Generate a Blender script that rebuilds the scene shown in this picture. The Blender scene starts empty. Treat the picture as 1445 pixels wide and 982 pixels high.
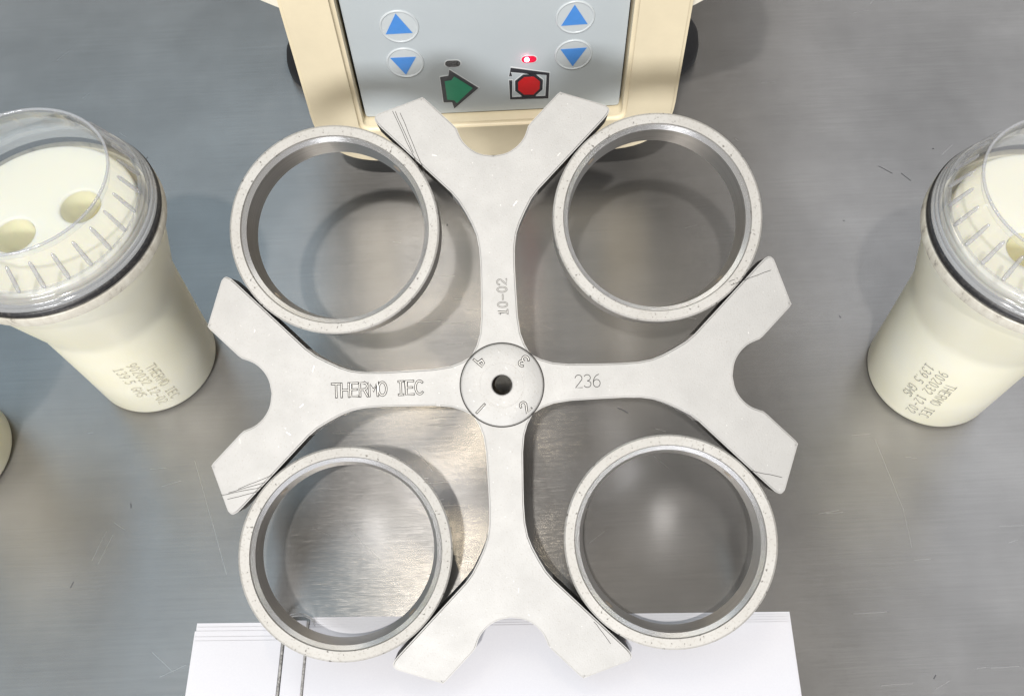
import bpy, bmesh, math, random
from mathutils import Matrix, Vector, noise as mnoise
from mathutils.geometry import delaunay_2d_cdt

random.seed(7)
PI = math.pi
S = bpy.context.scene
COL = S.collection

# ------------------------------------------------------------------ camera
TILT, ROLL = 0.4887, -0.0475
fwd = Vector((0, math.sin(TILT), -math.cos(TILT)))
up0 = Vector((0, math.cos(TILT), math.sin(TILT)))
rt0 = Vector((1, 0, 0))
rt = rt0 * math.cos(ROLL) + up0 * math.sin(ROLL)
up = -rt0 * math.sin(ROLL) + up0 * math.cos(ROLL)
cam = bpy.data.cameras.new("camera")
cam.sensor_width = 36.0
cam.lens = 36.0 * 1300 / 1445
cam.clip_start, cam.clip_end = 0.02, 60
cam_o = bpy.data.objects.new("camera", cam)
COL.objects.link(cam_o)
m = Matrix.Identity(4)
for i in range(3):
    m[i][0], m[i][1], m[i][2] = rt[i], up[i], -fwd[i]
m[0][3], m[1][3], m[2][3] = 0, 0, 0.45
cam_o.matrix_world = m
S.camera = cam_o

# ------------------------------------------------------------------ room light and exposure
W = bpy.data.worlds.new("World")
S.world = W
W.use_nodes = True
bg = W.node_tree.nodes["Background"]
bg.inputs[0].default_value = (0.94, 0.885, 0.81, 1)
bg.inputs[1].default_value = 0.31
S.view_settings.view_transform = 'Standard'
S.view_settings.look = 'None'
S.view_settings.gamma = 1
S.view_settings.exposure = 0.36
S.cycles.use_denoising = True
S.cycles.max_bounces = 10
S.cycles.transparent_max_bounces = 24
S.cycles.caustics_reflective = False
S.cycles.caustics_refractive = False
S.cycles.sample_clamp_indirect = 6


def area_lamp(name, loc, target, sx, sy, power, color):
    l = bpy.data.lights.new(name, 'AREA')
    l.shape = 'RECTANGLE'
    l.size, l.size_y = sx, sy
    l.energy = power
    l.color = color
    o = bpy.data.objects.new(name, l)
    COL.objects.link(o)
    o.location = loc
    d = Vector(target) - Vector(loc)
    o.rotation_euler = d.to_track_quat('-Z', 'Y').to_euler()
    return o


area_lamp("ceiling_lamp", (-0.26, -0.80, 2.40), (0, 0.2, 0), 0.07, 0.07, 33, (1.0, 0.96, 0.90))
area_lamp("far_ceiling_lamp", (-0.205, 1.25, 2.4), (0, 0.2, 0), 0.07, 0.6, 3.9, (1.0, 0.86, 0.64))
area_lamp("window_light", (-0.45, -1.95, 1.30), (0, 0.3, 0.05), 0.8, 0.5, 40, (0.97, 0.98, 1.0))
area_lamp("reflection_panel", (-1.36, 1.2, 1.75), (-1.36, 1.2, 0), 2.0, 2.4, 9.0, (0.40, 0.73, 1.0))  # added unseen lamp, gives the bench's left side its blue reflection
area_lamp("reflection_panel", (1.55, 1.2, 1.75), (1.55, 1.2, 0), 1.5, 2.4, 8.5, (0.80, 0.88, 1.0))  # added unseen lamp, lightens the reflection on the right of the bench


# ------------------------------------------------------------------ helpers
def link(name, bm, mats, parent=None, smooth=True, angle=35):
    me = bpy.data.meshes.new(name)
    bm.normal_update()
    bm.to_mesh(me)
    bm.free()
    for mt in (mats if isinstance(mats, (list, tuple)) else [mats]):
        me.materials.append(mt)
    if smooth:
        me.polygons.foreach_set("use_smooth", [True] * len(me.polygons))
        me.set_sharp_from_angle(angle=math.radians(angle))
    o = bpy.data.objects.new(name, me)
    COL.objects.link(o)
    if parent:
        o.parent = parent
    return o


def thing(name, label, cat, loc=(0, 0, 0), rz=0, group=None):
    o = bpy.data.objects.new(name, None)
    COL.objects.link(o)
    o.empty_display_size = 0.01
    o.location = loc
    o.rotation_euler = (0, 0, rz)
    o["label"], o["category"] = label, cat
    if group:
        o["group"] = group
    return o


def lathe(profile, n=96, closed=False, caps=True):
    """profile: list of (r, z), revolved about z."""
    bm = bmesh.new()
    rings = []
    for r, z in profile:
        if r < 1e-7:
            rings.append([bm.verts.new((0, 0, z))])
        else:
            rings.append([bm.verts.new((r * math.cos(2 * PI * k / n), r * math.sin(2 * PI * k / n), z)) for k in range(n)])
    pairs = list(zip(rings[:-1], rings[1:]))
    if closed:
        pairs.append((rings[-1], rings[0]))
    for a, b in pairs:
        for k in range(n):
            k2 = (k + 1) % n
            if len(a) == 1 and len(b) == 1:
                continue
            if len(a) == 1:
                bm.faces.new((a[0], b[k2], b[k]))
            elif len(b) == 1:
                bm.faces.new((a[k], a[k2], b[0]))
            else:
                bm.faces.new((a[k], a[k2], b[k2], b[k]))
    bmesh.ops.recalc_face_normals(bm, faces=bm.faces)
    return bm


def prism(poly, z0, z1, holes=(), bevel=0.0, seg=2):
    """extruded outline (counter-clockwise list of x,y), optional holes."""
    bm = bmesh.new()
    if not holes:
        f = bm.faces.new([bm.verts.new((x, y, z0)) for x, y in poly])
        r = bmesh.ops.extrude_face_region(bm, geom=[f])
        vs = [v for v in r["geom"] if isinstance(v, bmesh.types.BMVert)]
        bmesh.ops.translate(bm, verts=vs, vec=(0, 0, z1 - z0))
    else:
        pts, edges = [], []
        for lp in [poly] + list(holes):
            s = len(pts)
            pts += [Vector(p) for p in lp]
            edges += [(s + i, s + (i + 1) % len(lp)) for i in range(len(lp))]
        V, E_, F, *_ = delaunay_2d_cdt(pts, edges, [], 0, 1e-7)

        def inside(p, lp):
            c = False
            for i in range(len(lp)):
                (x1, y1), (x2, y2) = lp[i], lp[i - 1]
                if (y1 > p[1]) != (y2 > p[1]) and p[0] < (x2 - x1) * (p[1] - y1) / (y2 - y1) + x1:
                    c = not c
            return c
        vs = [bm.verts.new((v.x, v.y, z0)) for v in V]
        fs = []
        for f in F:
            cx = sum(V[i].x for i in f) / len(f)
            cy = sum(V[i].y for i in f) / len(f)
            if inside((cx, cy), poly) and not any(inside((cx, cy), h) for h in holes):
                fs.append(bm.faces.new([vs[i] for i in f]))
        r = bmesh.ops.extrude_face_region(bm, geom=fs)
        v2 = [v for v in r["geom"] if isinstance(v, bmesh.types.BMVert)]
        bmesh.ops.translate(bm, verts=v2, vec=(0, 0, z1 - z0))
        for v in [v for v in bm.verts if not v.link_faces]:
            bm.verts.remove(v)
    bmesh.ops.recalc_face_normals(bm, faces=bm.faces)
    if bevel:
        zt = max(z0, z1)
        es = [e for e in bm.edges if all(abs(v.co.z - zt) < 1e-7 for v in e.verts)
              and any(abs(f.normal.z) < 0.5 for f in e.link_faces)]
        bmesh.ops.bevel(bm, geom=es, offset=bevel, segments=seg, affect='EDGES', profile=0.6)
    return bm


def box(x0, x1, y0, y1, z0, z1, bevel=0.0, seg=3):
    bm = bmesh.new()
    bmesh.ops.create_cube(bm, size=1)
    for v in bm.verts:
        v.co = Vector((x0 + (v.co.x + .5) * (x1 - x0), y0 + (v.co.y + .5) * (y1 - y0), z0 + (v.co.z + .5) * (z1 - z0)))
    if bevel:
        bmesh.ops.bevel(bm, geom=list(bm.edges), offset=bevel, segments=seg, affect='EDGES')
    return bm


def join(bms):
    out = bmesh.new()
    for b in bms:
        me = bpy.data.meshes.new("tmp")
        b.to_mesh(me)
        b.free()
        out.from_mesh(me)
        bpy.data.meshes.remove(me)
    return out


def tube(pts, r, n=8, cyclic=False):
    bm = bmesh.new()
    pts = [Vector(p) for p in pts]
    rings = []
    N = len(pts)
    for i, p in enumerate(pts):
        if cyclic:
            t = pts[(i + 1) % N] - pts[i - 1]
        else:
            t = pts[min(i + 1, N - 1)] - pts[max(i - 1, 0)]
        t.normalize()
        a = t.cross(Vector((0.123, 0.31, 0.94))).normalized()
        b = t.cross(a)
        rings.append([bm.verts.new(p + r * (a * math.cos(2 * PI * k / n) + b * math.sin(2 * PI * k / n))) for k in range(n)])
    seq = list(zip(rings[:-1], rings[1:])) + ([(rings[-1], rings[0])] if cyclic else [])
    for A, B in seq:
        for k in range(n):
            bm.faces.new((A[k], A[(k + 1) % n], B[(k + 1) % n], B[k]))
    if not cyclic:
        bm.faces.new(rings[0])
        bm.faces.new(rings[-1])
    bmesh.ops.recalc_face_normals(bm, faces=bm.faces)
    return bm


def circle(cx, cy, r, n=40, rev=False):
    a = [(cx + r * math.cos(2 * PI * k / n), cy + r * math.sin(2 * PI * k / n)) for k in range(n)]
    return a[::-1] if rev else a


def round_corners(pts, radii, n=5):
    out = []
    N = len(pts)
    for i in range(N):
        r = radii[i] if isinstance(radii, (list, tuple)) else radii
        p = Vector(pts[i])
        if r <= 0:
            out.append(tuple(p))
            continue
        a = (Vector(pts[i - 1]) - p)
        b = (Vector(pts[(i + 1) % N]) - p)
        ra = min(r, a.length * .45, b.length * .45)
        A, B = p + a.normalized() * ra, p + b.normalized() * ra
        for k in range(n + 1):
            t = k / n
            q = A * (1 - t) ** 2 + p * 2 * t * (1 - t) + B * t * t
            out.append(tuple(q))
    return out


# single-stroke lettering, unit cell: x 0..0.62, y 0..1
def arc(cx, cy, rx, ry, a0, a1, n=10):
    return [(cx + rx * math.cos(math.radians(a0 + (a1 - a0) * k / n)), cy + ry * math.sin(math.radians(a0 + (a1 - a0) * k / n))) for k in range(n + 1)]


GL = {
    'T': [[(0, 1), (.6, 1)], [(.3, 1), (.3, 0)]],
    'H': [[(0, 0), (0, 1)], [(.56, 0), (.56, 1)], [(0, .5), (.56, .5)]],
    'E': [[(.54, 1), (0, 1), (0, 0), (.54, 0)], [(0, .52), (.44, .52)]],
    'R': [[(0, 0), (0, 1), (.34, 1)] + arc(.34, .75, .22, .25, 90, -90) + [(0, .5)], [(.3, .5), (.56, 0)]],
    'M': [[(0, 0), (0, 1), (.32, .4), (.64, 1), (.64, 0)]],
    'O': [arc(.3, .5, .3, .5, 0, 360, 22)],
    'I': [[(.15, 1), (.45, 1)], [(.3, 1), (.3, 0)], [(.15, 0), (.45, 0)]],
    'C': [arc(.32, .5, .31, .5, 50, 310, 18)],
    'G': [arc(.32, .5, .31, .5, 50, 335, 18) + [(.6, .46), (.38, .46)]],
    'S': [arc(.29, .75, .26, .25, 30, 270, 10) + arc(.29, .25, .27, .25, 90, -150, 10)],
    '0': [arc(.28, .5, .26, .5, 0, 360, 22)],
    '1': [[(.1, .8), (.3, 1), (.3, 0)], [(.1, 0), (.5, 0)]],
    '|': [[(.3, 1), (.3, 0)]],
    '2': [arc(.28, .73, .27, .27, 170, -25, 10) + [(.02, 0), (.56, 0)]],
    '3': [arc(.26, .76, .25, .24, 150, -90, 10) + arc(.26, .26, .28, .26, 90, -150, 10)],
    '4': [[(.48, 0), (.44, 1), (.1, .86), (.02, .56), (.46, .46)]],
    '5': [[(.5, 1), (.08, 1), (.04, .56)] + arc(.26, .32, .28, .32, 110, -140, 10)],
    '6': [arc(.29, .3, .27, .3, 0, 360, 16), arc(.55, .32, .53, .68, 182, 100, 8)],
    '8': [arc(.28, .75, .22, .25, 0, 360, 14), arc(.28, .26, .27, .26, 0, 360, 14)],
    '9': [arc(.28, .7, .26, .3, 0, 360, 16), arc(.02, .68, .52, .68, 2, -80, 8)],
    '-': [[(.06, .45), (.5, .45)]],
    '.': [[(.2, 0), (.24, .06)]],
    ' ': [],
}
ADV = 0.82


def strokes(text, h, adv=ADV):
    out = []
    x = 0
    for ch in text:
        for pl in GL[ch]:
            out.append([((x + px) * h, py * h) for px, py in pl])
        x += adv * (0.62 if ch in '.' else 1)
    return out, (x - adv + .6) * h


def ribbon(polys, w, z, place=None):
    """flat strip of width w along each polyline; place maps (x,y,z) -> xyz"""
    bm = bmesh.new()
    for pl in polys:
        pts = [Vector(p) for p in pl]
        closed = (pts[0] - pts[-1]).length < 1e-9 and len(pts) > 3
        L = []
        for i, p in enumerate(pts):
            if closed:
                a, b = pts[(i - 1) % (len(pts) - 1)], pts[(i + 1) % (len(pts) - 1)]
            else:
                a, b = pts[max(i - 1, 0)], pts[min(i + 1, len(pts) - 1)]
            t = (b - a).normalized()
            nrm = Vector((-t.y, t.x))
            k = 1.0
            if 0 < i < len(pts) - 1:
                d0 = (pts[i] - pts[i - 1]).normalized()
                cs = max(0.55, abs(d0.dot(t)))
                k = 1 / cs
            ext = Vector((0, 0))
            if not closed and i == 0:
                ext = -t * w * .5
            if not closed and i == len(pts) - 1:
                ext = t * w * .5
            q = p + ext
            L.append((q + nrm * w * .5 * k, q - nrm * w * .5 * k))
        vs = []
        for l, r in L:
            a = (l.x, l.y, z)
            b = (r.x, r.y, z)
            if place:
                a, b = place(*a), place(*b)
            vs.append((bm.verts.new(a), bm.verts.new(b)))
        for (a, b), (c, d) in zip(vs[:-1], vs[1:]):
            bm.faces.new((a, b, d, c))
    bmesh.ops.recalc_face_normals(bm, faces=bm.faces)
    return bm


# ------------------------------------------------------------------ materials
def mat(name, base=(.8, .8, .8), rough=.5, metal=0.0, spec=.5):
    mt = bpy.data.materials.new(name)
    mt.use_nodes = True
    b = mt.node_tree.nodes["Principled BSDF"]
    b.inputs["Base Color"].default_value = (*base, 1)
    b.inputs["Roughness"].default_value = rough
    b.inputs["Metallic"].default_value = metal
    b.inputs["Specular IOR Level"].default_value = spec
    return mt, mt.node_tree.nodes, mt.node_tree.links, b


def nz(N, L, scale, detail=4, rough=.6, coord='Object', vec_scale=None, loc=(0, 0, 0)):
    tc = N.new("ShaderNodeTexCoord")
    n = N.new("ShaderNodeTexNoise")
    n.inputs["Scale"].default_value = scale
    n.inputs["Detail"].default_value = detail
    n.inputs["Roughness"].default_value = rough
    mp = N.new("ShaderNodeMapping")
    mp.inputs["Scale"].default_value = vec_scale or (1, 1, 1)
    mp.inputs["Location"].default_value = loc
    L.new(tc.outputs[coord], mp.inputs["Vector"])
    L.new(mp.outputs["Vector"], n.inputs["Vector"])
    return n.outputs["Fac"]


def ramp(N, L, fac, stops):
    r = N.new("ShaderNodeValToRGB")
    e = r.color_ramp.elements
    while len(e) < len(stops):
        e.new(0.5)
    for el, (p, c) in zip(e, stops):
        el.position = p
        el.color = (*c, 1) if len(c) == 3 else c
    L.new(fac, r.inputs["Fac"])
    return r.outputs["Color"]


def mixc(N, L, fac, a, b, mode='MIX'):
    n = N.new("ShaderNodeMix")
    n.data_type = 'RGBA'
    n.blend_type = mode
    for sock, v in ((n.inputs[0], fac), (n.inputs[6], a), (n.inputs[7], b)):
        if hasattr(v, "links"):
            L.new(v, sock)
        elif isinstance(v, (int, float)):
            sock.default_value = v
        else:
            sock.default_value = (*v, 1)
    return n.outputs[2]


def math_n(N, L, op, a, b=0.0, clamp=False):
    n = N.new("ShaderNodeMath")
    n.operation = op
    n.use_clamp = clamp
    for s, v in ((n.inputs[0], a), (n.inputs[1], b)):
        if hasattr(v, "links"):
            L.new(v, s)
        else:
            s.default_value = v
    return n.outputs[0]


def bump(N, L, b, h, strength, dist, prev=None):
    n = N.new("ShaderNodeBump")
    n.inputs["Strength"].default_value = strength
    n.inputs["Distance"].default_value = dist
    L.new(h, n.inputs["Height"])
    if prev:
        L.new(prev, n.inputs["Normal"])
    L.new(n.outputs["Normal"], b.inputs["Normal"])
    return n.outputs["Normal"]


# brushed stainless steel (grain runs along x)
STEEL, N, L, B = mat("brushed_steel", (.5, .5, .5), .3, .74)
grain = nz(N, L, 1.0, 4, .75, vec_scale=(16, 700, 1))
grain2 = nz(N, L, 1.0, 2, .5, vec_scale=(45, 3800, 1), loc=(3, 1, 0))
cloud = nz(N, L, 9, 4, .6)
smear = nz(N, L, 38, 5, .65, vec_scale=(1, .55, 1), loc=(1, 2, 0))
c0 = ramp(N, L, cloud, [(.3, (.26, .253, .247)), (.7, (.37, .36, .35))])
c1 = mixc(N, L, .3, c0, ramp(N, L, grain, [(.3, (.40, .40, .40)), (.7, (.72, .72, .72))]), 'SOFT_LIGHT')
L.new(c1, B.inputs["Base Color"])
rr = math_n(N, L, 'MULTIPLY_ADD', math_n(N, L, 'ADD', smear, math_n(N, L, 'MULTIPLY', grain, .45)), .08)
N_ = rr.node
N_.inputs[2].default_value = .18
L.new(rr, B.inputs["Roughness"])
B.inputs["Anisotropic"].default_value = 1.0
B.inputs["Anisotropic Rotation"].default_value = .25
tg = N.new("ShaderNodeTangent")
tg.direction_type = 'UV_MAP'
tg.uv_map = "UVMap"
L.new(tg.outputs[0], B.inputs["Tangent"])
hsum = math_n(N, L, 'ADD', grain, math_n(N, L, 'MULTIPLY', grain2, .6))
bump(N, L, B, hsum, .42, .00012)

SCRATCH, N, L, B = mat("scratch_bright", (.60, .59, .565), .36, 1.0)
SCRATCHD, N, L, B = mat("scratch_dark", (.12, .12, .13), .5, .6)

# blasted aluminium of the rotor
ALU, N, L, B = mat("blasted_aluminium", (.75, .74, .72), .5, .36)
sp = nz(N, L, 1300, 2, .6)
bl = nz(N, L, 55, 5, .65)
fl = nz(N, L, 650, 3, .6, loc=(4, 4, 4))
c0 = ramp(N, L, bl, [(.3, (.385, .378, .367)), (.7, (.42, .413, .402))])
c1 = mixc(N, L, ramp(N, L, sp, [(.60, (0, 0, 0)), (.70, (.8, .8, .8))]), c0, (.34, .32, .29))
c2 = mixc(N, L, ramp(N, L, fl, [(.68, (0, 0, 0)), (.74, (.6, .6, .6))]), c1, (.80, .79, .77))
L.new(c2, B.inputs["Base Color"])
L.new(ramp(N, L, bl, [(.3, (.58, .58, .58)), (.7, (.53, .53, .53))]), B.inputs["Roughness"])
bump(N, L, B, sp, .25, .00025)

# arm flanks: same metal, machined, stained dark near the pivots
SIDE, N, L, B = mat("machined_flank", (.42, .42, .43), .36, .9)
s = nz(N, L, 160, 4, .6, vec_scale=(1, 1, .15))
L.new(ramp(N, L, s, [(.3, (.30, .30, .31)), (.7, (.52, .52, .53))]), B.inputs["Base Color"])
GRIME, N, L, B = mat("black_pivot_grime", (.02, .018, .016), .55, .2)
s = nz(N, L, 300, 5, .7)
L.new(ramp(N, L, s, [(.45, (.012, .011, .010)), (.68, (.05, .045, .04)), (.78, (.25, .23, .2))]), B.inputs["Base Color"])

# ring rim: pitted cream-grey cast face
RIM, N, L, B = mat("pitted_ring_rim", (.62, .59, .53), .62, .45)
a = nz(N, L, 900, 3, .6)
b_ = nz(N, L, 560, 3, .55, loc=(2, 0, 5))
bl = nz(N, L, 40, 4, .6)
c0 = ramp(N, L, bl, [(.3, (.41, .395, .37)), (.7, (.47, .46, .44))])
c0 = mixc(N, L, ramp(N, L, a, [(.55, (0, 0, 0)), (.68, (.9, .9, .9))]), c0, (.33, .31, .28))
c1 = mixc(N, L, ramp(N, L, b_, [(.635, (0, 0, 0)), (.675, (.9, .9, .9))]), c0, (.12, .11, .10))
L.new(c1, B.inputs["Base Color"])
bump(N, L, B, a, .35, .0003)
BORE, N, L, B = mat("turned_ring_bore", (.60, .60, .61), .38, .9)
s = nz(N, L, 20, 3, .5, vec_scale=(1, 1, 90))
L.new(ramp(N, L, s, [(.3, (.40, .385, .37)), (.7, (.54, .525, .51))]), B.inputs["Base Color"])
CHAM, N, L, B = mat("bright_chamfer", (.86, .87, .89), .26, .95)

STAMP, N, L, B = mat("stamped_groove", (.03, .028, .026), .6, .5)
STAMPIN, N, L, B = mat("stamped_groove_floor", (.50, .49, .47), .5, .6)
HOLE, N, L, B = mat("bored_hole_wall", (.46, .39, .32), .5, .5)

# centrifuge
def plastic(name, col, rough, dirt=.06, scale=60, spec=.5):
    mt, N, L, B = mat(name, col, rough, 0, spec)
    n1 = nz(N, L, scale, 5, .65)
    d = tuple(c * (1 - dirt) for c in col)
    l = tuple(min(1, c * (1 + dirt * .6)) for c in col)
    L.new(ramp(N, L, n1, [(.3, d), (.7, l)]), B.inputs["Base Color"])
    n2 = nz(N, L, 900, 2, .5)
    bump(N, L, B, n2, .06, .0002)
    return mt


CREAM = plastic("cream_enamel", (.82, .72, .52), .38, .07, 25)
CREAMW = plastic("pale_cream_housing", (.82, .78, .68), .4, .04, 20)
PANEL = plastic("grey_membrane", (.50, .545, .57), .33, .03, 15)
PANELC = plastic("clear_key_membrane", (.56, .60, .62), .25, .02, 80)
BLUE = plastic("blue_print", (.075, .27, .70), .35, .06, 200)
GREEN = plastic("green_print", (.015, .27, .14), .35, .08, 200)
RED = plastic("red_print", (.60, .018, .022), .3, .08, 200)
INK = plastic("dark_grey_ink", (.028, .028, .036), .4, .1, 300)
BLACK = plastic("black_window", (.006, .006, .007), .2, .1, 300)
RUBBER = plastic("black_rubber", (.028, .028, .032), .55, .3, 90)
GAPD = plastic("dark_gap", (.02, .015, .012), .7, .2, 90)
WHITEP = plastic("white_outline_print", (.72, .75, .76), .35, .03, 90)
REDLED, N, L, B = mat("red_led_window", (.35, .005, .03), .15)
B.inputs["Emission Color"].default_value = (1, .01, .06, 1)
B.inputs["Emission Strength"].default_value = .35
LEDHOT, N, L, B = mat("lit_led", (1, .8, .85), .2)
B.inputs["Emission Color"].default_value = (1, .22, .34, 1)
B.inputs["Emission Strength"].default_value = 22

# buckets
BODY, N, L, B = mat("ivory_moulding", (.86, .82, .66), .34)
s = nz(N, L, 28, 3, .5)
L.new(ramp(N, L, s, [(.3, (.95, .90, .68)), (.7, (.96, .93, .76))]), B.inputs["Base Color"])
B.inputs["Subsurface Weight"].default_value = .2
B.inputs["Subsurface Radius"].default_value = (.02, .016, .008)
B.inputs["Subsurface Scale"].default_value = .6
INSERT, N, L, B = mat("ivory_adapter", (.87, .84, .70), .45)
B.inputs["Subsurface Weight"].default_value = .4
B.inputs["Subsurface Radius"].default_value = (.02, .016, .006)
B.inputs["Subsurface Scale"].default_value = .5
TUBE, N, L, B = mat("yellowed_bore", (.93, .88, .58), .5)
B.inputs["Subsurface Weight"].default_value = .3
B.inputs["Subsurface Radius"].default_value = (.02, .015, .005)
COLLAR, N, L, B = mat("scuffed_collar", (.55, .53, .46), .4, .1)
a = nz(N, L, 240, 5, .75, vec_scale=(1, 1, .5))
L.new(ramp(N, L, a, [(.33, (.26, .24, .21)), (.42, (.52, .49, .42)), (.7, (.66, .64, .57))]), B.inputs["Base Color"])
GASKET, N, L, B = mat("black_gasket", (.016, .016, .018), .42)
a = nz(N, L, 700, 4, .7)
L.new(ramp(N, L, a, [(.5, (.012, .012, .014)), (.75, (.07, .065, .06))]), B.inputs["Base Color"])
ETCH, N, L, B = mat("etched_print", (.33, .32, .28), .6)
ETCHF, N, L, B = mat("faint_etched_print", (.56, .53, .43), .6)


def clear(name, tint, dif, gl_rough=.06, ior=1.45):
    mt = bpy.data.materials.new(name)
    mt.use_nodes = True
    N, L = mt.node_tree.nodes, mt.node_tree.links
    N.remove(N["Principled BSDF"])
    out = N["Material Output"]
    tr = N.new("ShaderNodeBsdfTransparent")
    tr.inputs[0].default_value = (*tint, 1)
    df = N.new("ShaderNodeBsdfDiffuse")
    df.inputs[0].default_value = (.85, .86, .88, 1)
    gl = N.new("ShaderNodeBsdfGlossy")
    gl.inputs[0].default_value = (1, 1, 1, 1)
    gl.inputs["Roughness"].default_value = gl_rough
    m1 = N.new("ShaderNodeMixShader")
    m1.inputs[0].default_value = dif
    L.new(tr.outputs[0], m1.inputs[1])
    L.new(df.outputs[0], m1.inputs[2])
    fr = N.new("ShaderNodeLayerWeight")
    fr.inputs["Blend"].default_value = .5
    pw = math_n(N, L, 'POWER', fr.outputs["Facing"], 3.5)
    sc = math_n(N, L, 'MULTIPLY_ADD', pw, .75)
    sc.node.inputs[2].default_value = .045 * ior / 1.45
    m2 = N.new("ShaderNodeMixShader")
    L.new(sc, m2.inputs[0])
    L.new(m1.outputs[0], m2.inputs[1])
    L.new(gl.outputs[0], m2.inputs[2])
    L.new(m2.outputs[0], out.inputs["Surface"])
    n2 = nz(N, L, 120, 3, .5)
    bp = N.new("ShaderNodeBump")
    bp.inputs["Strength"].default_value = .04
    bp.inputs["Distance"].default_value = .0003
    L.new(n2, bp.inputs["Height"])
    L.new(bp.outputs[0], gl.inputs["Normal"])
    return mt


LID = clear("clear_lid_plastic", (.975, .975, .97), .05)
RIBM = clear("clear_rib_plastic", (.80, .80, .82), .2, .08, 1.6)
THREAD = clear("clear_thread_flange", (.93, .93, .925), .20, .1, 1.5)
WIRE = clear("clear_filament", (.6, .6, .6), .3, .1)

PAPER, N, L, B = mat("white_paper", (.62, .62, .66), .7)
a = nz(N, L, 1500, 3, .6)
L.new(ramp(N, L, a, [(.3, (.605, .605, .65)), (.7, (.63, .63, .67))]), B.inputs["Base Color"])
bump(N, L, B, a, .05, .0002)
CREASE, N, L, B = mat("grey_binding_edge", (.16, .155, .15), .7)
a = nz(N, L, 900, 2, .6)
L.new(ramp(N, L, a, [(.3, (.16, .155, .15)), (.7, (.48, .47, .46))]), B.inputs["Base Color"])
PAPERB, N, L, B = mat("grey_stripe_print", (.62, .62, .66), .7)

# ------------------------------------------------------------------ the steel bench
bm = bmesh.new()
X0, X1, Y0, Y1 = -1.3, 1.3, -.7, 1.25
nx, ny = 12, 12
g = [[bm.verts.new((X0 + (X1 - X0) * i / nx, Y0 + (Y1 - Y0) * j / ny, 0)) for i in range(nx + 1)] for j in range(ny + 1)]
uvl = bm.loops.layers.uv.new("UVMap")
for j in range(ny):
    for i in range(nx):
        bm.faces.new((g[j][i], g[j][i + 1], g[j + 1][i + 1], g[j + 1][i]))
edge = [e for e in bm.edges if e.is_boundary]
r = bmesh.ops.extrude_edge_only(bm, edges=edge)
for v in [v for v in r["geom"] if isinstance(v, bmesh.types.BMVert)]:
    v.co.z = -.04
for f in bm.faces:
    for lp in f.loops:
        lp[uvl].uv = (lp.vert.co.x, lp.vert.co.y)
table = link("tabletop", bm, STEEL, smooth=False)
table["kind"] = "structure"
table["label"] = "scratched brushed stainless steel bench top under everything"

# scratches in the steel
rnd = random.Random(3)


def scratch_polys(lines):
    out = []
    for (x0, y0), (x1, y1) in lines:
        pl = []
        n = 5
        for k in range(n + 1):
            t = k / n
            jx = rnd.uniform(-.0001, .0001)
            pl.append((x0 + (x1 - x0) * t + jx, y0 + (y1 - y0) * t + jx))
        out.append(pl)
    return out


bright = [((-.2139, .131), (-.2092, .1454)), ((-.2105, .129), (-.2055, .1435)), ((-.1774, .0852), (-.166, .0757)), ((-.1724, .0737), (-.1607, .0786)),
          ((-.0902, .1451), (-.0706, .1242)), ((-.0547, .1848), (-.0442, .1693)), ((-.1687, .1814), (-.1457, .1208)),
          ((-.228, .200), (-.2255, .2003)), ((-.206, .150), (-.2, .146)), ((.1866, .1753), (.1921, .1368)), ((.1921, .1368), (.1915, .118))]
dark = [((.2291, .3526), (.236, .347)), ((.2415, .3465), (.2457, .3408)), ((-.2221, .1181), (-.2213, .1205)), ((.055, .2), (.06, .197)), ((-.199, .1595), (-.1985, .1575))]
for k in range(14):
    x, y = rnd.uniform(.12, .26), rnd.uniform(.05, .21)
    l = rnd.uniform(.004, .016)
    bright.append(((x, y), (x + l, y + l * rnd.uniform(.0, .03))))
for k in range(40):
    x, y = rnd.uniform(-.30, .33), rnd.uniform(.04, .5)
    l = rnd.uniform(.002, .012)
    a_ = rnd.uniform(-.9, .9)
    bright.append(((x, y), (x + l * math.cos(a_), y + l * math.sin(a_))))
for k in range(20):
    x, y = rnd.uniform(-.06, -.015), rnd.uniform(.10, .30)
    l = rnd.uniform(.004, .014)
    bright.append(((x, y), (x + l, y + l * .02)))
for k in range(12):
    x, y = rnd.uniform(-.30, .33), rnd.uniform(.04, .45)
    dark.append(((x, y), (x + rnd.uniform(-.0012, .0012), y + rnd.uniform(-.0015, .0015))))
o = link("scratches", ribbon(scratch_polys(bright), .00013, .00005), SCRATCH, table, smooth=False)
o["kind"] = "stuff"
o = link("specks", ribbon(scratch_polys(dark), .0005, .00006), SCRATCHD, table, smooth=False)
o["kind"] = "stuff"

# ------------------------------------------------------------------ paper booklet
BKZ = -math.radians(2.0)
book = thing("paper_booklet", "open white paper booklet lying under the lower arm of the rotor", "booklet", (-.1575, .0977, 0), BKZ)


def sheet(x0, x1, y0, y1, z, t, curl=0.0, n=10):
    bm = bmesh.new()
    rows = []
    for i in range(n + 1):
        u = i / n
        x = x0 + (x1 - x0) * u
        zz = z + curl * (4 * u * (1 - u))
        rows.append([bm.verts.new((x, y0, zz)), bm.verts.new((x, y1, zz)), bm.verts.new((x, y1, zz + t)), bm.verts.new((x, y0, zz + t))])
    for A, Bq in zip(rows[:-1], rows[1:]):
        for k in range(4):
            bm.faces.new((A[k], A[(k + 1) % 4], Bq[(k + 1) % 4], Bq[k]))
    bm.faces.new(rows[0][::-1])
    bm.faces.new(rows[-1])
    bmesh.ops.recalc_face_normals(bm, faces=bm.faces)
    return bm


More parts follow.
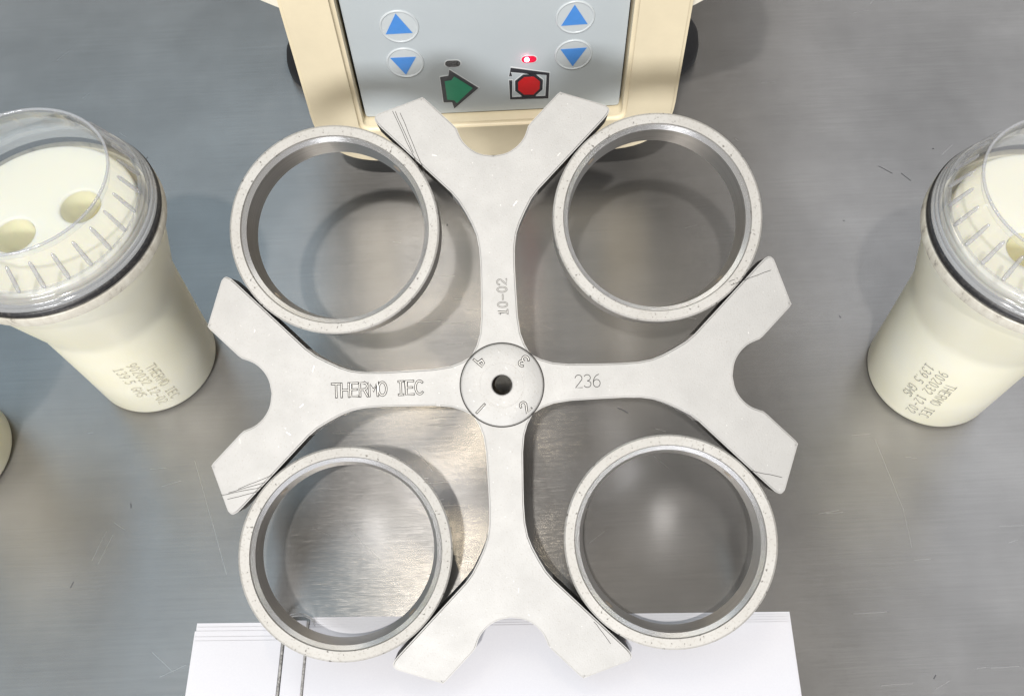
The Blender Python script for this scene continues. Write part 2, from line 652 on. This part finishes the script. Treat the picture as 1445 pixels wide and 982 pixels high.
for k in range(5):
    link("left_sheet", sheet(.0 + .0004 * k - (.0012 if k > 1 else 0), .0418, -.215, .0 - .0019 * k - (.0008 if k > 2 else 0), .00005 + .0002 * k, .00011), PAPER, book, smooth=False)
for k in range(5):
    link("right_sheet", sheet(.0545, .2838 - .0003 * k, -.215, .0022 - .0012 * k, .00005 + .0002 * k, .00011), PAPER, book, smooth=False)
link("spine_strip", sheet(.0436, .0531, -.215, .0005, .0001, .0010, .0004), PAPER, book, smooth=True)
for xx in (.0427, .0538):
    bm = tube([(xx, .0 - .0215 * k, .0013) for k in range(11)], .0006, 8)
    link("binding_edge", bm, CREASE, book)
lp = []
for k in range(15):
    t = PI * (k / 14)
    lp.append((.0492 - .0075 * math.cos(t), -.001 + .0042 * math.sin(t), .001 + .0034 * math.sin(t)))
link("wire_loop", tube(lp, .00035, 6), WIRE, book)
lp = [(x * 1.0 + .0006, y - .0012, z + .0006) for x, y, z in lp]
link("wire_loop", tube(lp, .0003, 6), WIRE, book)

# ------------------------------------------------------------------ centrifuge
FY = .352     # plane of the bezel face
PY = .360     # plane of the membrane
cen = thing("centrifuge", "cream benchtop centrifuge with grey control panel, arrow keys and lit red light", "centrifuge", (0, .36, 0))


def xz(bm, y0):
    """turn a prism made in (x, z) with depth along its z into place: (x, y, d) -> (x, y0 + d, z) relative to the machine"""
    for v in bm.verts:
        x, z, d = v.co
        v.co = Vector((x, y0 - .36 + d, z))
    bmesh.ops.recalc_face_normals(bm, faces=bm.faces)
    return bm


def bezel():
    outer = [(-.1050, .0255), (.0968, .0265), (.0955, .17), (-.1030, .17)]
    outer = round_corners(outer, [.040, .036, .01, .01], 12)
    hole = [(-.0768, .0553), (.0674, .0553), (.0674, .160), (-.0768, .160)]
    hole = round_corners(hole, .0035, 4)
    b = prism(outer, 0, -.0135, [hole])     # front face at d = 0 after the shift below
    for v in b.verts:
        v.co.z = -v.co.z                    # depth grows away from the viewer
    bmesh.ops.recalc_face_normals(b, faces=b.faces)
    es = [e for e in b.edges if all(abs(v.co.z) < 1e-7 for v in e.verts) and any(abs(f.normal.z) < .5 for f in e.link_faces)]
    bmesh.ops.bevel(b, geom=es, offset=.0022, segments=3, affect='EDGES')
    return xz(b, FY)


link("front_bezel", bezel(), CREAM, cen, angle=50)
b = prism(round_corners([(-.0755, .0566), (.0661, .0566), (.0661, .1595), (-.0755, .1595)], .002, 3), 0, .004)
panel = link("control_panel", xz(b, PY), PANEL, cen)
b = prism([(-.0767, .0554), (.0673, .0554), (.0673, .1599), (-.0767, .1599)], 0, .003)
link("panel_recess", xz(b, PY + .0045), GAPD, cen)


def on_panel(poly, z0, t=.0003, **kw):
    """flat inlay standing t proud of the membrane, z0 above it"""
    b = prism(poly, 0, t, **kw)
    for v in b.verts:
        v.co.z = -(z0 + v.co.z)
    return xz(b, PY)


def ring_on_panel(cx, cz, rx, rz_, w, h):
    b = bmesh.new()
    n, k = 48, 8
    R = []
    for i in range(n):
        a = 2 * PI * i / n
        R.append([b.verts.new((cx + (rx + w * math.cos(2 * PI * j / k)) * math.cos(a), cz + (rz_ + w * math.cos(2 * PI * j / k)) * math.sin(a), -h * math.sin(2 * PI * j / k))) for j in range(k)])
    for i in range(n):
        A, C_ = R[i], R[(i + 1) % n]
        for j in range(k):
            b.faces.new((A[j], A[(j + 1) % k], C_[(j + 1) % k], C_[j]))
    return xz(b, PY)


KEYS = [("up_key", (-.0487, .1200), [(-.0494, .1286), (-.0560, .1158), (-.0425, .1159)]),
        ("down_key", (-.0487, .0957), [(-.0560, .0998), (-.0493, .0876), (-.0426, .0997)]),
        ("up_key", (.0394, .1206), [(.0388, .1288), (.0325, .1159), (.0457, .1163)]),
        ("down_key", (.0394, .0957), [(.0325, .1001), (.0392, .0880), (.0461, .1005)])]
for nm, (kx, kz), tri in KEYS:
    disc = on_panel(circle(kx, kz, .0092, 40), .0, .00025)
    k = link(nm, join([disc, ring_on_panel(kx, kz, .0093, .0098, .0007, .0006)]), PANELC, panel, angle=60)
    link("blue_triangle", on_panel(tri, .0003, .0002), BLUE, panel, smooth=False)


def slot(cx, cz, w, h):
    r = h / 2
    pts = []
    for k in range(9):
        a = -PI / 2 + PI * k / 8
        pts.append((cx + w / 2 - r + r * math.cos(a), cz + r * math.sin(a)))
    for k in range(9):
        a = PI / 2 + PI * k / 8
        pts.append((cx - w / 2 + r + r * math.cos(a), cz + r * math.sin(a)))
    return pts


def grow(poly, d):
    c = Vector((sum(p[0] for p in poly) / len(poly), sum(p[1] for p in poly) / len(poly)))
    return [tuple(c + (Vector(p) - c) * (1 + d / max(1e-6, (Vector(p) - c).length))) for p in poly]


link("light_border", on_panel(slot(-.0240, .0936, .0092, .0054), 0, .00012), WHITEP, panel, smooth=False)
link("indicator_light", on_panel(slot(-.0240, .0936, .0080, .0042), .00013, .0002), BLACK, panel, smooth=False)
link("light_border", on_panel(slot(.0161, .0941, .0090, .0056), 0, .00012), WHITEP, panel, smooth=False)
led = link("indicator_light", on_panel(slot(.0161, .0941, .0079, .0045), .00013, .0002), REDLED, panel, smooth=False)
led["label"] = "lit red indicator light above the red stop key"
bm = bmesh.new()
bmesh.ops.create_uvsphere(bm, u_segments=16, v_segments=10, radius=.0013)
bmesh.ops.scale(bm, verts=bm.verts, vec=(1, .4, 1.05))
bmesh.ops.translate(bm, verts=bm.verts, vec=(.0149, PY - .36 - .0009, .0945))
link("led_bulb", bm, LEDHOT, panel)

ARROW = [(-.0262, .0894), (-.0270, .0850), (-.0315, .0843), (-.0313, .0653), (-.0266, .0652), (-.0258, .0601), (-.0115, .0751)][::-1]
ARIN = [(-.0293, .0813), (-.0256, .0819), (-.0240, .0846), (-.0146, .0753), (-.0240, .0645), (-.0253, .0668), (-.0291, .0676)][::-1]
link("arrow_border", on_panel(grow(ARROW, .0007), 0, .00012), WHITEP, panel, smooth=False)
link("start_arrow", on_panel(ARROW, .00013, .0002), INK, panel, smooth=False)
link("start_arrow_fill", on_panel(ARIN, .00034, .0002), GREEN, panel, smooth=False)


def stroke_panel(pl, w, z0):
    b = ribbon([pl], w, 0)
    for v in b.verts:
        v.co.z = -z0
    xz(b, PY)
    r = bmesh.ops.solidify(b, geom=b.faces[:], thickness=.00008)
    return b


BOX = [(.0062, .0836), (.0063, .0872), (.0262, .0830), (.0258, .0656), (.0060, .0660), (.0061, .0787)]
link("stop_border", stroke_panel(BOX, .0026, .0001), WHITEP, panel, smooth=False)
link("stop_outline", stroke_panel(BOX, .0017, .0003), INK, panel, smooth=False)
OCT = [(.0128, .0833), (.0193, .0833), (.0235, .0787), (.0233, .0717), (.0189, .0666), (.0124, .0670), (.0084, .0716), (.0085, .0789)][::-1]
link("stop_border", on_panel(grow(OCT, .0006), 0, .00010), WHITEP, panel, smooth=False)
link("stop_key", on_panel(OCT, .00013, .0002), INK, panel, smooth=False)
link("stop_key_fill", on_panel(grow(OCT, -.0018), .00034, .0002), RED, panel, smooth=False)

# housing behind the front
b = box(-.098, .090, .3662 - .36, .64 - .36, .029, .150, .010, 4)
link("lower_housing", b, CREAMW, cen, angle=50)
prof = round_corners([(-.104, .1275), (.0965, .1165), (.145, .150), (.145, .235), (-.150, .240), (-.150, .158)], [.004, .004, .02, .03, .03, .02], 6)
b = prism(prof, 0, .28)
link("upper_housing", xz(b, .3665), CREAMW, cen, angle=40)
for fx, fy in ((-.1115, .458), (.1045, .456), (-.1115, .60), (.1045, .60)):
    b = lathe([(0, 0), (.025, 0), (.027, .003), (.027, .009), (.0255, .016), (.021, .023), (.014, .028), (0, .029)], 40)
    bmesh.ops.translate(b, verts=b.verts, vec=(fx, fy - .36, 0))
    link("rubber_foot", b, RUBBER, cen)

# ------------------------------------------------------------------ rotor
TH = .014
K = .9949
rotor = thing("centrifuge_rotor", "silver cross shaped rotor with four open rings, leaning over the booklet", "rotor")
Mr = Matrix.Translation((-.00531, .18191, .0727)) @ Matrix.Rotation(.45727, 4, 'X') @ Matrix.Rotation(-.00963, 4, 'Z')
rotor.matrix_world = Mr

half = [(13.6, 13.6), (18.3, 11.0), (23.5, 9.3), (31.0, 8.4), (47.0, 8.0), (55.0, 7.9), (63.0, 8.2), (69, 9.2), (74, 11.0), (79.5, 13.7), (85, 16.8),
        (89, 20.0), (92.6, 23.6), (97.5, 28.5), (107.5, 38.5), (120.0, 51.0), (123.2, 53.7), (125.2, 54.2), (126.6, 53.0), (127.6, 50.8),
        (133.1, 34.3), (133.6, 32.3), (132.9, 30.4), (120.4, 17.9), (117.8, 16.2), (115.2, 15.2), (112.6, 13.8), (109.8, 11.3), (107.6, 8.2), (106.2, 4.6), (105.5, 0)]


def smooth_open(pts, n=1):
    return pts


arm = half + [(u, -w) for u, w in half[-2::-1]]         # runs from +w to -w around the tip
outline = []
for q in range(4):
    a = -q * PI / 2
    for u, w in (arm[1:] if True else arm):
        if (u, w) == (13.6, -13.6):
            pass
        x, y = u * math.cos(a) - w * math.sin(a), u * math.sin(a) + w * math.cos(a)
        outline.append((x * K / 1000, y * K / 1000))
outline = outline[::-1]
# resample through a closed Catmull-Rom where segments are curved


def refine(pts):
    out = []
    n = len(pts)
    for i in range(n):
        p0, p1, p2, p3 = (Vector(pts[(i + d) % n]) for d in (-1, 0, 1, 2))
        out.append(tuple(p1))
        t1, t2 = (p1 - p0), (p3 - p2)
        s_ = (p2 - p1)
        if s_.length < .0042 and t1.length > 1e-9:
            for t in (.5,):
                q = 0.5 * ((2 * p1) + (p2 - p0) * t + (2 * p0 - 5 * p1 + 4 * p2 - p3) * t * t + (-p0 + 3 * p1 - 3 * p2 + p3) * t ** 3)
                out.append(tuple(q))
    return out


outline = refine(outline)
# fillet pairs around the hub keep a centre hole
bm = prism(outline, 0, -TH, [circle(0, 0, .0046, 32)])
bmesh.ops.recalc_face_normals(bm, faces=bm.faces)
es = [e for e in bm.edges if all(abs(v.co.z) < 1e-7 for v in e.verts) and any(abs(f.normal.z) < .5 for f in e.link_faces)]
bmesh.ops.bevel(bm, geom=es, offset=.0007, segments=3, affect='EDGES')
bm.normal_update()
for f in bm.faces:
    c = f.calc_center_median()
    if abs(f.normal.z) < .3:
        f.material_index = 1
        ax, ay = abs(c.x), abs(c.y)
        u, w = max(ax, ay), min(ax, ay)
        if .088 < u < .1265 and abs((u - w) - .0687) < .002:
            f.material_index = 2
cross = link("arm_cross", bm, [ALU, SIDE, GRIME], rotor, angle=30)

# hub cap with its turned rings, and the drive sleeve under it
b = lathe([(.0046, .0), (.0046, .0009), (.0050, .0012), (.0099, .0012), (.0100, .00108), (.0102, .00108), (.0103, .0012), (.0179, .0012), (.0184, .0010), (.0186, .0006), (.0186, 0.0)], 96)
hub = link("hub_cap", b, ALU, rotor, angle=25)
b = lathe([(.01875, .00006), (.0193, .00006)], 96)
link("hub_groove", b, STAMP, hub)
b = lathe([(.01005, .00110), (.01018, .00110)], 96)
link("turned_line", b, STAMPIN, hub)
b = lathe([(.0047, -.0759), (.0100, -.0759), (.0105, -.0750), (.0105, -TH), (.0047, -TH)], 48, closed=True)
link("drive_sleeve", b, HOLE, rotor)


def stamped(text, h, x, y, rot, w, z, parent, double=True, adv=ADV, center=True, name="stamped_lettering"):
    pl, wd = strokes(text, h, adv)
    ca, sa = math.cos(rot), math.sin(rot)
    ox, oy = (-wd / 2, -h / 2) if center else (0, 0)
    q = [[(x + (px + ox) * ca - (py + oy) * sa, y + (px + ox) * sa + (py + oy) * ca) for px, py in p] for p in pl]
    o = link(name, ribbon(q, w, z), STAMP, parent, smooth=False)
    if double:
        link("groove_floor", ribbon(q, w * .3, z + .00003), STAMPIN, parent, smooth=False)
    return o


stamped("THERMO IEC", .0060, -.0565, .0003, 0, .0011, .00005, cross, adv=.70)
stamped("236", .0058, .0390, .0003, 0, .00032, .00005, cross, double=False, adv=.70)
stamped("10-02", .0043, .0016, .0400, PI / 2, .00075, .00005, cross, adv=.80)
for ch, x, y, r in (("|", -.0101, -.0103, -PI / 4), ("2", .0101, -.0103, PI / 4), ("3", .0101, .0105, PI * .75), ("4", -.0099, .0108, -PI * .75)):
    stamped(ch, .0050, x, y, r, .0011, .00125, hub)

# wear scratches near the arm tips
SC = [((-.0455, .1270), (-.0335, .0985)), ((-.0442, .1268), (-.0365, .1075)), ((-.0420, .1262), (-.0315, .0975)),
      ((-.1255, -.0440), (-.1090, -.0400)), ((-.1290, -.0450), (-.1100, -.0420)), ((-.1260, -.0470), (-.1120, -.0440)), ((-.121, -.0425), (-.106, -.037)),
      ((.1060, .0415), (.1245, .0475)), ((.1050, .0430), (.1130, .0455)), ((.1090, -.0425), (.1250, -.0465)), ((.0375, -.1080), (.0445, -.1180))]
rr_ = random.Random(5)
pl = []
for (x0, y0), (x1, y1) in SC:
    p = []
    for k in range(7):
        t = k / 6
        p.append((x0 + (x1 - x0) * t + rr_.uniform(-.00012, .00012), y0 + (y1 - y0) * t + rr_.uniform(-.00012, .00012)))
    pl.append(p)
o = link("wear_scratches", ribbon(pl, .00024, .00005), STAMP, cross, smooth=False)
o["kind"] = "stuff"
pl = []
for k in range(22):
    q = rr_.randrange(4)
    u, w = rr_.uniform(.07, .128), rr_.uniform(-.03, .03)
    if abs(w) > u - .072 or (u > .1 and abs(w) < .02):
        continue
    a = q * PI / 2
    x, y = u * math.cos(a) - w * math.sin(a), u * math.sin(a) + w * math.cos(a)
    l, b2 = rr_.uniform(.0005, .003), rr_.uniform(0, PI)
    pl.append([(x, y), (x + l * math.cos(b2) * .5 + .0001, y + l * math.sin(b2) * .5), (x + l * math.cos(b2), y + l * math.sin(b2))])
o = link("bright_nicks", ribbon(pl, .0002, .00004), SCRATCH, cross, smooth=False)
o["kind"] = "stuff"

# four carrier rings hung on pins between the arm ends
RL, RO, RH = .10459 / math.sqrt(2), .04784, .0195


def ring_bm():
    pr = [(RO - .0008, .0), (RO, -.0006), (RO, -RH + .001), (RO - .001, -RH), (.0402, -RH), (.0398, -RH + .0006), (.0409, -.0030), (.0427, -.0012), (.0431, 0)]
    n = 160
    b = lathe(pr[::-1], n, closed=True)
    for f in b.faces:
        c = f.calc_center_median()
        rad = math.hypot(c.x, c.y)
        if c.z > -.0007 and rad > .0428:
            f.material_index = 0
        elif rad < .0432 and c.z > -.0031:
            f.material_index = 2
        else:
            f.material_index = 1
    return b


SWING = {(-1, 1): 1.0, (1, 1): 1.0, (-1, -1): 9.0, (1, -1): 8.0}
ringmesh = None
for (sx, sy), deg in SWING.items():
    if ringmesh is None:
        ro = link("carrier_ring", ring_bm(), [RIM, BORE, CHAM], rotor, angle=25)
        ringmesh = ro.data
    else:
        ro = bpy.data.objects.new("carrier_ring", ringmesh)
        COL.objects.link(ro)
        ro.parent = rotor
    ax = Vector((sx, sy, 0)).normalized()
    tang = Vector((-ax.y, ax.x, 0))
    # swing about the pins: the bottom moves outwards for a positive angle
    Mx = (Matrix.Translation((sx * RL, sy * RL, -.009)) @ Matrix.Rotation(-math.radians(deg), 4, tang) @ Matrix.Translation((0, 0, .009)) @ Matrix.Rotation(rr_.uniform(0, 6), 4, 'Z'))
    # keep a tiny spin so no two rims show the same pits
    ro.matrix_local = Mx
    for sgn in (-1, 1):
        c = Vector((sx * RL, sy * RL, -.009)) + tang * sgn * (RO + .0004)
        b = lathe([(0, -.0012), (.0028, -.0012), (.0028, .0016), (0, .0016)], 20)
        Rm = Matrix.Translation(c) @ tang.to_track_quat('Z', 'Y').to_matrix().to_4x4()
        b.transform(Rm)
        link("pivot_pin", b, GRIME, rotor)
        c = Vector((sx * RL, sy * RL, -.009)) + tang * sgn * .0405
        b = lathe([(0, .0003), (.0019, .0003), (.0024, .0), (.0030, -.0004 * sgn * sgn)], 20)
        b.transform(Matrix.Translation(c) @ (-tang * sgn).to_track_quat('Z', 'Y').to_matrix().to_4x4())
        link("pin_hole", b, HOLE, rotor)

# ------------------------------------------------------------------ buckets with clear lids
HB = .1268


def wrap_text(place_r, lines, h, ang0):
    """lettering running down the wall; place_r(z) is the wall radius, ang0 the angle of the middle line"""
    out = []
    gap = h * 1.45
    for i, (t, z0) in enumerate(lines):
        pl, wd = strokes(t, h, .86)
        for p in pl:
            out.append([(px, py - (i - 1) * gap, z0) for px, py in p])

    def place(px, py, z0):
        z = z0 - px
        r = place_r(z) + .00012
        a = ang0 + (py - h / 2) / r
        return (r * math.cos(a), r * math.sin(a), z)
    return out, place


def wall_r(z):
    if z < .075:
        return .0330 + (.0350 - .0330) * z / .075
    return .0350 + (.0468 - .0350) * (z - .075) / (.1265 - .075)


def make_bucket(name, label, loc, rz, text_angle, etch, holes):
    t = thing(name, label, "centrifuge bucket", loc, rz, "white buckets with clear lids")
    pr = [(0, 0), (.0285, 0), (.0308, .0006), (.0322, .0019), (.0328, .0038), (.0335, .03), (.0345, .06), (.0350, .073), (.0353, .0765), (.0362, .081), (.0390, .0928),
          (.0435, .1125), (.0462, .1240), (.0462, .1266), (.0435, .1266), (.0400, .110), (.0320, .078), (.0310, .02), (.0290, .006), (0, .005)]
    body = link("body", lathe(pr, 112), BODY, t, angle=40)
    col = link("collar", lathe([(.0445, .1247), (.0483, .1249), (.0489, .1256), (.0489, .1300), (.0484, .1306), (.0445, .1306)], 112, closed=True), COLLAR, t, angle=40)
    link("gasket", lathe([(.0440, .1307), (.0478, .1307), (.0487, .1318), (.0487, .1336), (.0478, .1345), (.0440, .1345)], 112, closed=True), GASKET, t, angle=50)
    # screw lid: threaded skirt, conical wall, flat top sunk inside a thin rim
    lid = link("lid", lathe([(.0440, .1424), (.0437, .1432), (.0373, .1588), (.0369, .1594), (.0361, .1594), (.0358, .1588), (.0366, .1562), (.0424, .1420)], 128, closed=True), LID, t, angle=28)
    thr = [(.0432, .1346), (.0478, .1346), (.0481, .1353), (.0476, .1361), (.0470, .1364), (.0473, .1372), (.0467, .1381), (.0461, .1384), (.0464, .1392), (.0458, .1402),
           (.0452, .1406), (.0455, .1413), (.0450, .1421), (.0424, .1421)]
    link("threaded_skirt", lathe(thr, 128, closed=True), THREAD, lid, angle=60)
    link("lid_top", lathe([(0, .1556), (.0361, .1556), (.0361, .1549), (0, .1549)], 96), LID, lid, angle=30)
    b = lathe([(.0369 + .0006 * math.cos(q), .1594 + .0006 * math.sin(q)) for q in [2 * PI * j / 8 for j in range(8)]], 128, closed=True)
    link("lid_rim", b, RIBM, lid, angle=80)
    rib = None
    nr = 28
    for k in range(nr):
        a = 2 * PI * (k + .3) / nr
        if rib is None:
            bmx = bmesh.new()
            p0, p1 = Vector((.0437, 0, .1436)), Vector((.0390, 0, .1552))
            d = (p1 - p0).normalized()
            side = Vector((0, 1, 0))
            nrm = side.cross(d) * -1
            if nrm.x < 0:
                nrm = -nrm
            loops = []
            for tt, w in ((-.0006, .0003), (.0, .00085), (.0015, .00105), (.0105, .00085), (.0118, .00065), (.0125, .0002)):
                c = p0 + d * tt
                loops.append([bmx.verts.new(c + side * w * math.cos(q) + nrm * w * .8 * math.sin(q)) for q in [2 * PI * j / 8 for j in range(8)]])
            for A, C_ in zip(loops[:-1], loops[1:]):
                for j in range(8):
                    bmx.faces.new((A[j], A[(j + 1) % 8], C_[(j + 1) % 8], C_[j]))
            bmx.faces.new(loops[0])
            bmx.faces.new(loops[-1])
            bmesh.ops.recalc_face_normals(bmx, faces=bmx.faces)
            rib = link("grip_rib", bmx, RIBM, lid, angle=60)
            rib.rotation_euler = (0, 0, a)
        else:
            o = rib.copy()
            COL.objects.link(o)
            o.parent = lid
            o.rotation_euler = (0, 0, a)
    # etched lettering down the wall
    out, place = wrap_text(wall_r, [("THERMO IEC", .0500), ("902032 12-02", .0575), ("139.5 GMS", .0565)], .0046, text_angle - rz)
    bmt = bmesh.new()
    polys = []
    parts = []
    for p in out:
        z0 = p[0][2]
        parts.append(ribbon([[(q[0], q[1]) for q in p]], .00036 if etch is ETCH else .0004, z0, place))
    link("etched_lettering", join(parts), etch, body, smooth=False)
    return t


def make_adapter(label, loc, holes):
    t = thing("tube_adapter", label, "tube adapter", loc, 0, "ivory tube adapters inside the buckets")
    b = prism(circle(0, 0, .0392, 96), .118, .1338, [circle(x, y, .0086, 40) for x, y in holes], bevel=.0016, seg=4)
    link("adapter_block", b, INSERT, t, angle=40)
    for x, y in holes:
        b = lathe([(.0085, .1329), (.0085, .09), (.0060, .083), (0, .081)], 40)
        bmesh.ops.reverse_faces(b, faces=b.faces)
        bmesh.ops.translate(b, verts=b.verts, vec=(x, y, 0))
        link("tube_hole", b, TUBE, t)
    return t


HL = [(.014, .005), (-.0115, -.0085)]
HR = [(-.0115, -.0100), (.012, .010)]
make_bucket("centrifuge_bucket", "ivory bucket with clear lid, whole body in view beside the rotor's left arm", (-.1963, .242, 0), 0, math.radians(-70), ETCHF, HL)
make_bucket("centrifuge_bucket", "ivory bucket with clear lid and etched lettering, to the right of the rotor", (.2232, .212, 0), 0, math.radians(-127), ETCH, HR)
make_bucket("centrifuge_bucket", "ivory bucket of which only a sliver shows at the left edge", (-.2985, .1905, 0), 0, math.radians(150), ETCHF, HL)
make_adapter("ivory two hole adapter under the clear lid of the bucket left of the rotor", (-.1963, .242, 0), HL)
make_adapter("ivory two hole adapter under the clear lid of the bucket right of the rotor", (.2232, .212, 0), HR)
